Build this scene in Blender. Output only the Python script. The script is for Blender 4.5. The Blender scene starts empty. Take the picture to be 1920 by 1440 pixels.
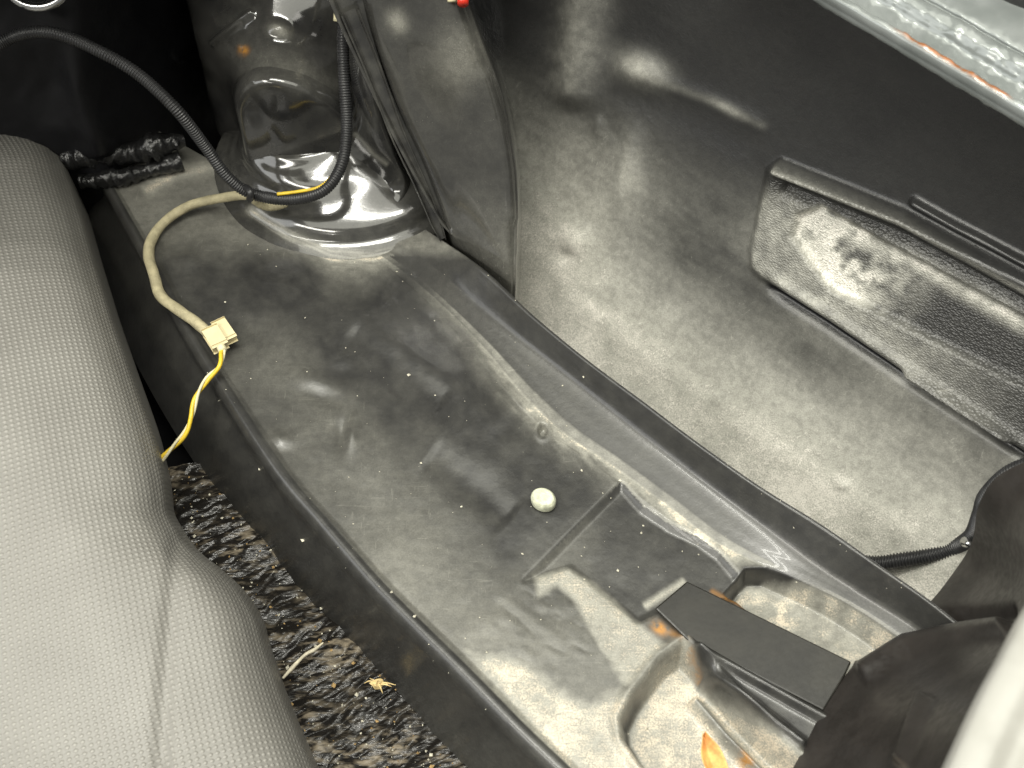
import bpy, math, random
import numpy as np
from mathutils import Vector

random.seed(4); RNG = np.random.default_rng(4)
S = bpy.context.scene
C = S.collection

# ------------------------------------------------------------------ camera, light, exposure
CAM = np.array([0.0, -0.60, 0.80])
FW = np.array([0.0, 0.6, -0.8]); UP = np.array([0.0, 0.8, 0.6]); RT = np.array([1.0, 0.0, 0.0])
HFOV = 42.6
F = 960 / math.tan(math.radians(HFOV / 2))
cd = bpy.data.cameras.new('camera'); cam = bpy.data.objects.new('camera', cd); C.objects.link(cam)
cam.location = CAM
cam.rotation_euler = Vector(FW).to_track_quat('-Z', 'Y').to_euler()
cd.angle = math.radians(HFOV); cd.clip_start = 0.01; cd.clip_end = 50
cd.dof.use_dof = True; cd.dof.focus_distance = 0.98; cd.dof.aperture_fstop = 9.0
S.camera = cam

w = bpy.data.worlds.new('World'); S.world = w; w.use_nodes = True
w.node_tree.nodes['Background'].inputs[0].default_value = (1.0, 0.99, 0.92, 1)
w.node_tree.nodes['Background'].inputs[1].default_value = 0.22

def lamp(name, loc, target, sx, sy, power, col):
    d = bpy.data.lights.new(name, 'AREA'); d.shape = 'RECTANGLE'; d.size = sx; d.size_y = sy
    d.energy = power; d.color = col
    o = bpy.data.objects.new(name, d); C.objects.link(o); o.location = loc
    o.rotation_euler = (Vector(target) - Vector(loc)).to_track_quat('-Z', 'Y').to_euler()
# the workshop's twin fluorescent tubes, and a second pair further off
lamp('fluorescent_tube', (-0.25, -0.30, 2.1), (-0.25, -0.30, 0), 1.5, 0.05, 11, (1.0, 0.98, 0.90))
lamp('fluorescent_tube', (-0.25, -0.17, 2.1), (-0.25, -0.17, 0), 1.5, 0.05, 11, (1.0, 0.98, 0.90))
lamp('fluorescent_tube', (-1.3, -1.5, 2.0), (0, 0, 0), 1.6, 0.30, 24, (1.0, 0.97, 0.88))
lamp('side_fill_light', (-2.3, -0.5, 1.5), (0, 0, 0), 1.6, 1.4, 16, (0.97, 0.98, 0.97))  # added soft lamp for broad reflections on left-facing edges
lamp('overhead_fill_light', (0.0, -0.1, 2.3), (0.0, -0.1, 0), 3.0, 2.2, 46, (1.0, 0.99, 0.87))  # added broad lamp for pale reflections and soft fill
S.view_settings.view_transform = 'Standard'; S.view_settings.look = 'None'
S.view_settings.exposure = 0.58; S.view_settings.gamma = 1.0

# ------------------------------------------------------------------ geometry helpers
def ray(px, py):
    px = np.asarray(px, float); py = np.asarray(py, float)
    return FW + np.multiply.outer((px - 960) / F, RT) + np.multiply.outer((720 - py) / F, UP)

def at(px, py, z):
    """the point at height z that the photograph shows at px, py"""
    r = ray(px, py); t = (np.asarray(z, float) - CAM[2]) / r[..., 2]
    return CAM + r * t[..., None]

def proj(P):
    d = P - CAM; f = d @ FW
    return 960 + F * (d @ RT) / f, 720 - F * (d @ UP) / f

def spline(ctrl, ts):
    """Catmull-Rom through ctrl (n,...) at parameters ts in 0..n-1"""
    c = np.asarray(ctrl, float); n = len(c)
    c = np.concatenate([[2 * c[0] - c[1]], c, [2 * c[-1] - c[-2]]])
    ts = np.clip(np.asarray(ts, float), 0, n - 1 - 1e-9); i = ts.astype(int); f = ts - i
    f = f.reshape(f.shape + (1,) * (c.ndim - 1))
    p0, p1, p2, p3 = c[i], c[i + 1], c[i + 2], c[i + 3]
    return 0.5 * (2 * p1 + (p2 - p0) * f + (2 * p0 - 5 * p1 + 4 * p2 - p3) * f * f + (3 * p1 - p0 - 3 * p2 + p3) * f ** 3)

def resample(pts, n):
    """n points evenly spaced along a smooth curve through pts"""
    p = np.asarray(pts, float)
    q = spline(p, np.linspace(0, len(p) - 1, 40 * len(p)))
    s = np.concatenate([[0], np.cumsum(np.linalg.norm(np.diff(q, axis=0), axis=1))])
    t = np.linspace(0, s[-1], n)
    return np.stack([np.interp(t, s, q[:, k]) for k in range(q.shape[1])], 1)

def smooth(a, b, x):
    t = np.clip((x - a) / (b - a), 0, 1); return t * t * (3 - 2 * t)

def seg_dist(px, py, pts, closed=False):
    """distance to polyline, and fraction along it"""
    pts = np.asarray(pts, float)
    if closed: pts = np.concatenate([pts, pts[:1]])
    L = np.linalg.norm(np.diff(pts, axis=0), axis=1); s0 = np.concatenate([[0], np.cumsum(L)])
    best = np.full(px.shape, 1e9); fr = np.zeros(px.shape)
    for k in range(len(pts) - 1):
        a, b = pts[k], pts[k + 1]; d = b - a
        t = np.clip(((px - a[0]) * d[0] + (py - a[1]) * d[1]) / max(d @ d, 1e-9), 0, 1)
        q = np.hypot(px - a[0] - t * d[0], py - a[1] - t * d[1])
        m = q < best; best = np.where(m, q, best); fr = np.where(m, (s0[k] + t * L[k]) / s0[-1], fr)
    return best, fr

def inside(px, py, poly):
    poly = np.asarray(poly, float); res = np.zeros(px.shape, bool); j = len(poly) - 1
    for i in range(len(poly)):
        xi, yi = poly[i]; xj, yj = poly[j]
        c = ((yi > py) != (yj > py)) & (px < (xj - xi) * (py - yi) / (yj - yi + 1e-12) + xi)
        res ^= c; j = i
    return res

def sdf(px, py, poly):
    d, _ = seg_dist(px, py, poly, True)
    return np.where(inside(px, py, poly), -d, d)

def gauss(px, py, cx, cy, rx, ry, ang=0):
    a = math.radians(ang); dx = px - cx; dy = py - cy
    u = dx * math.cos(a) + dy * math.sin(a); v = -dx * math.sin(a) + dy * math.cos(a)
    return np.exp(-(u / rx) ** 2 - (v / ry) ** 2)

def ridge(px, py, pts, wd, taper=0.08):
    d, f = seg_dist(px, py, pts)
    return np.exp(-(d / wd) ** 2) * smooth(0, taper, f) * smooth(1, 1 - taper, f) if taper else np.exp(-(d / wd) ** 2)

_perm = np.random.default_rng(11).random((256, 256))
def vnoise(x, y):
    xi = np.floor(x).astype(int); yi = np.floor(y).astype(int); fx = x - xi; fy = y - yi
    fx = fx * fx * (3 - 2 * fx); fy = fy * fy * (3 - 2 * fy)
    g = lambda a, b: _perm[a & 255, b & 255]
    return (g(xi, yi) * (1 - fx) + g(xi + 1, yi) * fx) * (1 - fy) + (g(xi, yi + 1) * (1 - fx) + g(xi + 1, yi + 1) * fx) * fy
def fbm(x, y, o=4):
    v = 0; a = 0.5
    for k in range(o):
        v = v + a * (vnoise(x * 2 ** k + 17.3 * k, y * 2 ** k + 5.1 * k) - 0.5); a *= 0.5
    return v   # about -0.4..0.4

def normals(G):
    du = np.gradient(G, axis=0); dv = np.gradient(G, axis=1)
    n = np.cross(du, dv); n /= np.maximum(np.linalg.norm(n, axis=2, keepdims=True), 1e-12)
    return n
def facing(G, n):
    """flip normals so that they point towards the camera side"""
    c = G[G.shape[0] // 2, G.shape[1] // 2]
    return n if (n[G.shape[0] // 2, G.shape[1] // 2] @ (CAM - c)) > 0 else -n

def link(o, parent=None):
    C.objects.link(o)
    if parent is not None: o.parent = parent
    return o

def tag(o, label=None, cat=None, group=None, kind=None):
    for k, v in (('label', label), ('category', cat), ('group', group), ('kind', kind)):
        if v: o[k] = v
    return o

def raw(name, V, faces, mat, parent=None, flat=False, attrs=None, uv=None):
    me = bpy.data.meshes.new(name)
    V = np.asarray(V, np.float32).reshape(-1, 3)
    if isinstance(faces, np.ndarray):
        nf = len(faces); k = faces.shape[1]
        me.vertices.add(len(V)); me.vertices.foreach_set('co', V.ravel())
        me.loops.add(nf * k); me.loops.foreach_set('vertex_index', faces.astype(np.int32).ravel())
        me.polygons.add(nf); me.polygons.foreach_set('loop_start', np.arange(0, nf * k, k, dtype=np.int32))
        me.update(calc_edges=True)
    else:
        me.from_pydata([tuple(map(float, v)) for v in V], [], faces); me.update()
    for k, a in (attrs or {}).items():
        at_ = me.attributes.new(k, 'FLOAT', 'POINT'); at_.data.foreach_set('value', np.asarray(a, np.float32).ravel())
    if uv is not None:
        a2 = me.attributes.new('weave', 'FLOAT_VECTOR', 'POINT')
        a2.data.foreach_set('vector', np.concatenate([uv.reshape(-1, 2), np.zeros((len(V), 1))], 1).astype(np.float32).ravel())
    me.polygons.foreach_set('use_smooth', np.full(len(me.polygons), not flat))
    me.materials.append(mat); me.validate()
    return link(bpy.data.objects.new(name, me), parent)

def gridfaces(R, K, wrap=False):
    i = np.arange(R - 1)[:, None]; j = np.arange(K if wrap else K - 1)[None, :]; j2 = (j + 1) % K
    return np.stack([i * K + j, i * K + j2, (i + 1) * K + j2, (i + 1) * K + j], -1).reshape(-1, 4)

def sheet(name, G, mat, parent=None, attrs=None, uv=None):
    R, K = G.shape[:2]; f = gridfaces(R, K)
    n = np.cross(G[R // 2 + 1, K // 2] - G[R // 2, K // 2], G[R // 2, K // 2 + 1] - G[R // 2, K // 2])
    if -(n @ (CAM - G[R // 2, K // 2])) < 0: f = f[:, ::-1]
    return raw(name, G.reshape(-1, 3), f, mat, parent, attrs=attrs, uv=uv)

def loft(rows, nu, nv):
    """smooth surface through a grid of control points"""
    A = np.asarray(rows, float)
    B = spline(A, np.linspace(0, A.shape[0] - 1, nu))
    return np.swapaxes(spline(np.swapaxes(B, 0, 1), np.linspace(0, A.shape[1] - 1, nv)), 0, 1)

def tube_arrays(path, rad, ns=10, rib=0, ribdepth=0.0, pts=200, closed_ends=True):
    p = resample(path, pts); t = np.gradient(p, axis=0); t /= np.linalg.norm(t, axis=1, keepdims=True)
    up = np.array([0.1, 0.3, 1.0]); V = []
    n = np.cross(t[0], up); n /= np.linalg.norm(n)
    s = np.concatenate([[0], np.cumsum(np.linalg.norm(np.diff(p, axis=0), axis=1))])
    rads = np.interp(np.linspace(0, 1, pts), np.linspace(0, 1, len(np.atleast_1d(rad))), np.atleast_1d(rad))
    a = np.linspace(0, 2 * math.pi, ns, endpoint=False)
    for k in range(pts):
        n = n - t[k] * (n @ t[k]); n /= np.linalg.norm(n); b = np.cross(t[k], n)
        r = rads[k] + (ribdepth * math.cos(2 * math.pi * s[k] / rib) if rib else 0)
        V.append(p[k] + r * (np.cos(a)[:, None] * n + np.sin(a)[:, None] * b))
    V = np.array(V).reshape(-1, 3)
    f = [tuple(x) for x in gridfaces(pts, ns, True)]
    if closed_ends:
        f.append(tuple(range(ns - 1, -1, -1))); f.append(tuple(range((pts - 1) * ns, pts * ns)))
    return V, f

def tube(name, path, rad, mat, parent=None, **kw):
    V, f = tube_arrays(path, rad, **kw)
    return raw(name, V, f, mat, parent)

def plate(name, pts, thick, mat, parent=None, bev=0.0012):
    """a bevelled plate whose top outline is pts (world), thickness downwards"""
    import bmesh
    bm = bmesh.new(); n = len(pts); P = np.asarray(pts, float)
    nn = np.zeros(3)
    for k in range(n): nn += np.cross(P[k] - P[0], P[(k + 1) % n] - P[0])
    nn /= np.linalg.norm(nn)
    if nn[2] < 0: P = P[::-1]; nn = -nn
    f = bm.faces.new([bm.verts.new(p) for p in P])
    r = bmesh.ops.extrude_face_region(bm, geom=[f])
    bmesh.ops.translate(bm, verts=[v for v in r['geom'] if isinstance(v, bmesh.types.BMVert)], vec=nn * thick)
    bmesh.ops.translate(bm, verts=bm.verts[:], vec=-nn * thick)
    bmesh.ops.recalc_face_normals(bm, faces=bm.faces[:])
    if bev: bmesh.ops.bevel(bm, geom=bm.edges[:], offset=bev, segments=2, affect='EDGES', profile=0.5)
    me = bpy.data.meshes.new(name); bm.to_mesh(me); bm.free(); me.materials.append(mat)
    return link(bpy.data.objects.new(name, me), parent)

def empty(name, loc):
    o = bpy.data.objects.new(name, None); C.objects.link(o); o.location = loc
    o.empty_display_size = 0.02
    return o
def under(parent, *objs):
    bpy.context.view_layer.update()
    for o in objs: o.parent = parent; o.matrix_parent_inverse = parent.matrix_world.inverted()

# ------------------------------------------------------------------ materials
class NT:
    def __init__(s, name):
        s.m = bpy.data.materials.new(name); s.m.use_nodes = True; s.t = s.m.node_tree
        s.b = s.t.nodes['Principled BSDF']
    def n(s, typ, **kw):
        x = s.t.nodes.new(typ)
        for k, v in kw.items(): setattr(x, k, v)
        return x
    def l(s, a, b): s.t.links.new(a, b)
    def val(s, sock, v):
        if hasattr(v, 'is_output'): s.l(v, sock)
        else: sock.default_value = v
    def math(s, op, a, b=0.0, c=None, clamp=False):
        x = s.n('ShaderNodeMath', operation=op, use_clamp=clamp); s.val(x.inputs[0], a); s.val(x.inputs[1], b)
        if c is not None: s.val(x.inputs[2], c)
        return x.outputs[0]
    def mix(s, f, a, b):
        x = s.n('ShaderNodeMix', data_type='RGBA'); s.val(x.inputs[0], f); s.val(x.inputs[6], a); s.val(x.inputs[7], b); return x.outputs[2]
    def mixf(s, f, a, b):
        x = s.n('ShaderNodeMix', data_type='FLOAT'); s.val(x.inputs[0], f); s.val(x.inputs[2], a); s.val(x.inputs[3], b); return x.outputs[0]
    def pos(s):
        return s.n('ShaderNodeNewGeometry').outputs['Position']
    def noise(s, scale, detail=4, rough=0.55, vec=None, dist=0.0):
        x = s.n('ShaderNodeTexNoise'); x.inputs['Scale'].default_value = scale; x.inputs['Detail'].default_value = detail
        x.inputs['Roughness'].default_value = rough; x.inputs['Distortion'].default_value = dist
        s.l(vec if vec is not None else s.pos(), x.inputs['Vector']); return x.outputs[0]
    def voro(s, scale, vec=None, feat='F1'):
        x = s.n('ShaderNodeTexVoronoi', feature=feat); x.inputs['Scale'].default_value = scale
        s.l(vec if vec is not None else s.pos(), x.inputs['Vector']); return x.outputs['Distance']
    def ramp(s, f, a, b, lo=0.0, hi=1.0):
        x = s.n('ShaderNodeMapRange'); x.interpolation_type = 'SMOOTHSTEP'; s.l(f, x.inputs[0])
        for k, v in zip((1, 2, 3, 4), (a, b, lo, hi)): x.inputs[k].default_value = v
        return x.outputs[0]
    def attr(s, name):
        return s.n('ShaderNodeAttribute', attribute_name=name).outputs['Fac']
    def bump(s, h, dist, strength=1.0, nrm=None):
        x = s.n('ShaderNodeBump'); x.inputs['Distance'].default_value = dist; x.inputs['Strength'].default_value = strength
        s.l(h, x.inputs['Height'])
        if nrm is not None: s.l(nrm, x.inputs['Normal'])
        return x.outputs[0]
    def out(s, **kw):
        for k, v in kw.items(): s.val(s.b.inputs[k.replace('_', ' ')], v)
        return s.m

def mapping(nt, scale, rot=(0, 0, 0)):
    x = nt.n('ShaderNodeMapping'); x.inputs['Scale'].default_value = scale; x.inputs['Rotation'].default_value = rot
    nt.l(nt.pos(), x.inputs[0]); return x.outputs[0]

def painted_metal(name, base=(0.012, 0.012, 0.013, 1), rough=0.22, dustcol=(0.40, 0.39, 0.335, 1), grain=1.0, orange=0.35, dusty=True, coat=0.0, silt=(0.60, 0.525, 0.41, 1)):
    """gloss black paint under settled dust; dust, rust and speckle come from per-panel maps that also carry some painted sheen and shade"""
    s = NT(name)
    n1 = s.noise(28, 5, 0.6); n2 = s.noise(160, 4, 0.6); n3 = s.noise(900, 2, 0.5)
    streak = s.noise(60, 5, 0.65, mapping(s, (1, 7, 7), (0, 0, math.radians(40))), 0.4)
    if dusty:
        d = s.attr('dust')
        k = s.math('ADD', s.math('MULTIPLY', n1, 0.8), s.math('ADD', s.math('MULTIPLY', n2, 0.5), s.math('MULTIPLY', streak, 0.4)))
        k = s.ramp(k, 0.55, 1.45, 0.75, 1.2)
        k = s.math('MULTIPLY', d, k, clamp=True)
        specks = s.ramp(s.voro(330), 0.10, 0.02)
        sp = s.math('MULTIPLY', specks, s.ramp(s.noise(40, 3), 0.5, 0.7, 0.0, 0.9))
        sp = s.math('MULTIPLY', sp, s.ramp(d, 0.02, 0.15))
        scr = s.ramp(s.noise(38, 2, 0.5, mapping(s, (1, 16, 4), (0, 0, math.radians(62))), 1.2), 0.66, 0.74)
        scr2 = s.ramp(s.noise(46, 2, 0.5, mapping(s, (14, 1, 4), (0, 0, math.radians(20))), 1.5), 0.67, 0.75)
        scr = s.math('MULTIPLY', s.math('MAXIMUM', scr, scr2), s.ramp(d, 0.03, 0.3, 0.0, 0.13))
        k = s.math('MULTIPLY', k, s.ramp(n3, 0.3, 0.7, 0.88, 1.1), clamp=True)
        film = s.math('MAXIMUM', s.math('ADD', k, scr, clamp=True), sp)
        tint = s.mix(s.ramp(n2, 0.35, 0.65), dustcol, tuple(c * 0.72 for c in dustcol[:3]) + (1,))
        tint = s.mix(s.ramp(film, 0.7, 1.0), tint, silt)
        col = s.mix(film, base, tint)
        col = s.mix(s.math('MULTIPLY', s.attr('rust'), s.ramp(n2, 0.3, 0.55), clamp=True), col, (0.40, 0.185, 0.035, 1))
        rg = s.mixf(s.ramp(film, 0.0, 0.8), rough, 0.46)
        hb = s.math('ADD', s.math('MULTIPLY', s.math('MULTIPLY', n3, film), 0.3), s.math('MULTIPLY', n2, orange))
        tex = s.math('MULTIPLY', s.voro(420, mapping(s, (1, 1, 2.2), (0, math.radians(35), math.radians(40)))), s.attr('rough'))
        hb = s.math('ADD', hb, s.math('MULTIPLY', tex, 2.6))
    else:
        col = base; rg = s.ramp(n1, 0.3, 0.7, rough * 0.8, rough * 1.4); hb = s.math('MULTIPLY', n2, orange)
    s.b.inputs['Coat Weight'].default_value = coat; s.b.inputs['Coat Roughness'].default_value = 0.04
    if not dusty: s.b.inputs['Specular IOR Level'].default_value = 0.2
    return s.out(Base_Color=col, Roughness=rg, Normal=s.bump(hb, 0.0006 * grain))

M = {}
M['floor'] = painted_metal('dusty_black_paint', rough=0.30, coat=0.12)
M['tower'] = painted_metal('gloss_black_paint', rough=0.10, orange=0.02, coat=0.6)
M['wall'] = painted_metal('grainy_black_paint', rough=0.34, orange=0.6, dustcol=(0.60, 0.59, 0.52, 1), silt=(0.74, 0.71, 0.64, 1))
M['deep'] = painted_metal('clean_black_paint', base=(0.008, 0.008, 0.009, 1), rough=0.4, dusty=False)

def silver():
    s = NT('silver_car_paint'); n = s.noise(30, 3); n2 = s.noise(300, 3)
    col = s.mix(s.ramp(n, 0.35, 0.65), (0.17, 0.185, 0.18, 1), (0.22, 0.235, 0.23, 1))
    col = s.mix(s.math('MULTIPLY', s.attr('rust'), s.ramp(n2, 0.25, 0.5), clamp=True), col, (0.27, 0.095, 0.025, 1))
    lump = s.noise(45, 1)
    return s.out(Base_Color=col, Metallic=0.2, Roughness=0.2, Normal=s.bump(lump, 0.004, 0.5))
M['silver'] = silver()

def cream_paint():
    s = NT('cream_grey_paint'); n = s.noise(30, 3)
    return s.out(Base_Color=s.mix(s.ramp(n, 0.35, 0.65), (0.28, 0.275, 0.25, 1), (0.34, 0.335, 0.31, 1)), Roughness=0.3)
M['sill'] = cream_paint()

def vinyl():
    s = NT('grey_embossed_vinyl')
    a = s.n('ShaderNodeAttribute', attribute_name='weave').outputs['Vector']
    sep = s.n('ShaderNodeSeparateXYZ'); s.l(a, sep.inputs[0]); u, v = sep.outputs[0], sep.outputs[1]
    w = 2 * math.pi / 0.0039
    cu = s.math('COSINE', s.math('MULTIPLY', s.math('ADD', u, v), w * 0.72))
    cv = s.math('COSINE', s.math('MULTIPLY', s.math('SUBTRACT', u, v), w * 0.72))
    h = s.math('MULTIPLY', s.math('ADD', s.math('ADD', cu, cv), 2.0), 0.25)
    h = s.ramp(h, 0.45, 0.95)
    n = s.noise(18, 4); n2 = s.noise(220, 3)
    base = s.mix(s.ramp(n, 0.3, 0.7), (0.225, 0.217, 0.197, 1), (0.265, 0.257, 0.234, 1))
    col = s.mix(h, s.mix(0.5, base, (0.12, 0.115, 0.105, 1)), base)
    hh = s.math('ADD', h, s.math('MULTIPLY', n2, 0.25))
    return s.out(Base_Color=col, Roughness=0.42, Normal=s.bump(hh, 0.0006, 0.8))
M['vinyl'] = vinyl()

def simple(name, col, rough=0.5, var=0.25, scale=60, bump=0.0003, metal=0.0, **kw):
    s = NT(name); n = s.noise(scale, 4, 0.6); n2 = s.noise(scale * 7, 3)
    lo = tuple(c * (1 - var) for c in col[:3]) + (1,); hi = tuple(min(1, c * (1 + var)) for c in col[:3]) + (1,)
    return s.out(Base_Color=s.mix(s.ramp(n, 0.3, 0.7), lo, hi), Roughness=s.ramp(n2, 0.3, 0.7, rough * 0.8, min(1, rough * 1.2)),
                 Metallic=metal, Normal=s.bump(s.math('ADD', n, s.math('MULTIPLY', n2, 0.5)), bump), **kw)
def tar():
    s = NT('crinkled_tar_sheet'); n = s.noise(25, 4); n2 = s.noise(200, 3, 0.6, mapping(s, (0.28, 1, 1), (0, 0, math.radians(-35))))
    dust = s.math('MULTIPLY', s.ramp(n, 0.35, 0.65), s.ramp(n2, 0.45, 0.7), clamp=True)
    return s.out(Base_Color=s.mix(s.math('MULTIPLY', dust, 0.95), (0.010, 0.009, 0.008, 1), (0.22, 0.185, 0.135, 1)),
                 Specular_IOR_Level=0.22, Roughness=s.mixf(dust, 0.14, 0.4), Normal=s.bump(n2, 0.0014, 0.8))
M['tar'] = tar()
M['conduit'] = simple('black_conduit_plastic', (0.022, 0.022, 0.023, 1), 0.38, bump=0.0001)
M['tape'] = simple('aged_cloth_tape', (0.36, 0.32, 0.20, 1), 0.75, 0.22, 90, 0.0008)
M['connector'] = simple('ivory_nylon', (0.62, 0.54, 0.33, 1), 0.45, 0.08, 60, 0.0002)
M['yellow'] = simple('yellow_wire', (0.62, 0.43, 0.03, 1), 0.4, 0.18, 150, 0.0001)
M['cream'] = simple('cream_wire', (0.60, 0.55, 0.36, 1), 0.45, 0.15, 150, 0.0001)
M['plug'] = simple('cream_rubber', (0.52, 0.53, 0.40, 1), 0.4, 0.25, 200, 0.0005)
M['leaf'] = simple('dry_orange_leaf', (0.72, 0.38, 0.13, 1), 0.6, 0.3, 130, 0.0006)
M['straw'] = simple('dry_straw', (0.62, 0.47, 0.22, 1), 0.7, 0.25, 150, 0.0002)
M['twig'] = simple('pale_stalk', (0.55, 0.50, 0.38, 1), 0.6, 0.25, 150, 0.0002)
M['steel'] = simple('bare_steel', (0.55, 0.55, 0.55, 1), 0.22, 0.1, 60, 0.0001, metal=1.0)
M['red'] = simple('red_plastic', (0.55, 0.03, 0.015, 1), 0.3, 0.1, 60, 0.0001)
M['sealer'] = simple('wet_black_sealer', (0.010, 0.010, 0.010, 1), 0.12, 0.3, 60, 0.0015)
M['strap'] = simple('dull_olive_black_steel', (0.014, 0.013, 0.010, 1), 0.36, 0.35, 40, 0.0001)
M['cover'] = simple('dull_black_board', (0.024, 0.021, 0.019, 1), 0.38, 0.3, 30, 0.0002)
M['grit'] = simple('pale_grit', (0.55, 0.52, 0.42, 1), 0.6, 0.3, 400, 0.0001)
M['grit_dark'] = simple('ochre_grit', (0.36, 0.24, 0.10, 1), 0.7, 0.4, 400, 0.0001)

# ------------------------------------------------------------------ the car body
BODY = empty('car_body', (0, 0, 0))
tag(BODY, 'black painted inside of a car boot with dusty side floor, wheel arch and silver rim', 'car body')

# ---- side floor panel, with rolled edge on the left and upturned lip on the right
NR = 620
ridge_l = [(60, 110), (150, 260), (215, 380), (285, 505), (350, 625), (425, 745), (520, 890), (600, 985), (690, 1090), (765, 1168), (862, 1265), (960, 1366), (1047, 1450), (1160, 1560)]
side_b = [(20, 230), (100, 380), (160, 480), (215, 600), (270, 710), (340, 830), (425, 950), (510, 1045), (595, 1145), (680, 1235), (770, 1335), (860, 1435), (900, 1480), (1010, 1600)]
lip_t = [(640, 330), (735, 395), (820, 450), (905, 510), (1000, 598), (1100, 680), (1210, 762), (1300, 830), (1420, 915), (1540, 990), (1640, 1060), (1740, 1130), (1860, 1225), (2010, 1335)]
lip_b = [(620, 380), (700, 425), (785, 478), (862, 540), (960, 620), (1070, 708), (1180, 796), (1275, 868), (1390, 955), (1500, 1035), (1605, 1098), (1710, 1165), (1830, 1255), (1980, 1365)]
crease = [(590, 410), (660, 445), (735, 495), (815, 560), (900, 645), (985, 745), (1060, 815), (1140, 868), (1240, 940), (1340, 1015), (1440, 1065), (1590, 1135), (1740, 1240), (1900, 1380)]
def C3(pts, z): 
    p = resample(pts, NR); return at(p[:, 0], p[:, 1], z if np.isscalar(z) else z)
RL = C3(ridge_l, 0.0); CR = C3(crease, -0.004); zf = smooth(.105, .19, np.linspace(0, 1, NR)); LB = C3(lip_b, .004 * zf); LT = C3(lip_t, .022 * zf); SB = C3(side_b, -0.085)
outn = LT - LB; outn[:, 2] = 0; outn /= np.linalg.norm(outn, axis=1, keepdims=True)
inn = CR - RL; inn[:, 2] = 0; inn /= np.linalg.norm(inn, axis=1, keepdims=True)
cols = [SB, SB * 0.5 + (RL - inn * 0.004) * 0.5 + [0, 0, -0.002], RL - inn * 0.007 + [0, 0, -0.016], RL - inn * 0.0045 + [0, 0, -0.004], RL + [0, 0, 0.002], RL + inn * 0.006 + [0, 0, 0.003], RL + inn * 0.014 + [0, 0, -0.001]]
nside = 6
A_ = RL + inn * 0.014 + [0, 0, -0.001]
dense = [np.array(c) for c in cols]
# rows across, built as one polyline per station then evenly subdivided
seq = [np.linspace(0, 1, 7)[:-1]]
segs = []
def sub(Pa, Pb, n): return [Pa * (1 - t) + Pb * t for t in np.linspace(0, 1, n + 1)[:-1]]
lines = []
SP = np.stack(cols)                                   # 7 x NR x 3: smooth through the rolled edge
lines += list(spline(SP, np.linspace(0, len(cols) - 1, 34)))[:-1]
CREL = [A_, CR]
lines += sub(A_, CR, 210)
prof = np.stack([CR, CR * 0.5 + LB * 0.5 + [0, 0, -0.001], LB, LB * 0.25 + LT * 0.75, LT, LT + outn * 0.0018 + [0, 0, -0.0006], LT + outn * 0.003 + [0, 0, -0.006], LT + outn * 0.006 + [0, 0, -0.06], LT + outn * 0.006 + [0, 0, -0.13]])
lines += list(spline(prof, np.linspace(0, len(prof) - 1, 76)))
G = np.stack(lines, 1)                                # NR x K x 3
px, py = proj(G)
iscol = np.zeros(G.shape[:2]); iscol[:, 36:300] = 1
K0 = G.shape[1]
infl = np.zeros(K0); infl[34:240] = 1
infl = np.convolve(np.pad(infl, 4, mode='edge'), np.ones(9) / 9, 'valid')
gut = np.where(np.arange(K0) > 232, .15, 1.0)[None, :]
h = (0.0022 * fbm(G[..., 0] * 18, G[..., 1] * 18, 2) + 0.0006 * fbm(G[..., 0] * 70 + 9, G[..., 1] * 70, 2)) * gut
# swages, dents, holes
h += 0.0014 * smooth(120, 30, np.hypot((px - 868) / 1.0, (py - 838) / 0.78))            # round boss
h += 0.0018 * ridge(px, py, [(620, 560), (740, 650), (860, 735), (960, 800)], 34)
h -= 0.0018 * ridge(px, py, [(650, 620), (760, 700), (840, 760)], 26)
h -= 0.002 * ridge(px, py, [(800, 850), (880, 905), (960, 975)], 30)
h += 0.0025 * gauss(px, py, 585, 716, 45, 22, 12) - 0.002 * gauss(px, py, 600, 740, 40, 16, 20) - 0.0015 * gauss(px, py, 640, 700, 30, 20)
h += 0.0035 * gauss(px, py, 660, 815, 12, 26, 10) - 0.003 * gauss(px, py, 640, 815, 12, 28, 10)
h += 0.003 * gauss(px, py, 520, 825, 26, 14) + 0.003 * gauss(px, py, 350, 490, 24, 18) + 0.003 * gauss(px, py, 360, 615, 30, 12, 30)
h += 0.002 * gauss(px, py, 470, 560, 60, 50) - 0.003 * gauss(px, py, 655, 525, 60, 40)
for cx, cy, r in ((1018, 806, 10), (1092, 700, 6), (1155, 771, 5)):
    q = np.hypot(px - cx, (py - cy) * 0.75); h += 0.0008 * np.exp(-((q - r * 1.35) / (r * 0.4)) ** 2) - 0.006 * smooth(r, r * 0.55, q)
pad = [(985, 1088), (1165, 906), (1205, 950), (1255, 984), (1310, 1010), (1350, 1040), (1380, 1075), (1400, 1120), (1235, 1145), (1195, 1165), (1070, 1062)]
sp = sdf(px, py, pad)
h -= 0.004 * smooth(9, -11, sp)
pocket_b = [(1362, 1108), (1400, 1068), (1440, 1066), (1540, 1090), (1640, 1118), (1700, 1112), (1780, 1180), (1640, 1300), (1500, 1230)]
sb = sdf(px, py, pocket_b); h -= 0.018 * smooth(4, -9, sb)
pocket_c = [(1280, 1210), (1240, 1240), (1185, 1310), (1166, 1350), (1170, 1385), (1200, 1430), (1260, 1500), (1480, 1600), (1560, 1480), (1460, 1400), (1380, 1320), (1330, 1260)]
sc_ = sdf(px, py, pocket_c); h -= 0.020 * smooth(5, -16, sc_); h += 0.004 * np.exp(-((sc_ - 12) / 9) ** 2)
rail_ = [(1288, 1192), (1420, 1258), (1560, 1335), (1520, 1420), (1450, 1372), (1370, 1312), (1318, 1268)]; srl = sdf(px, py, rail_)
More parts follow.
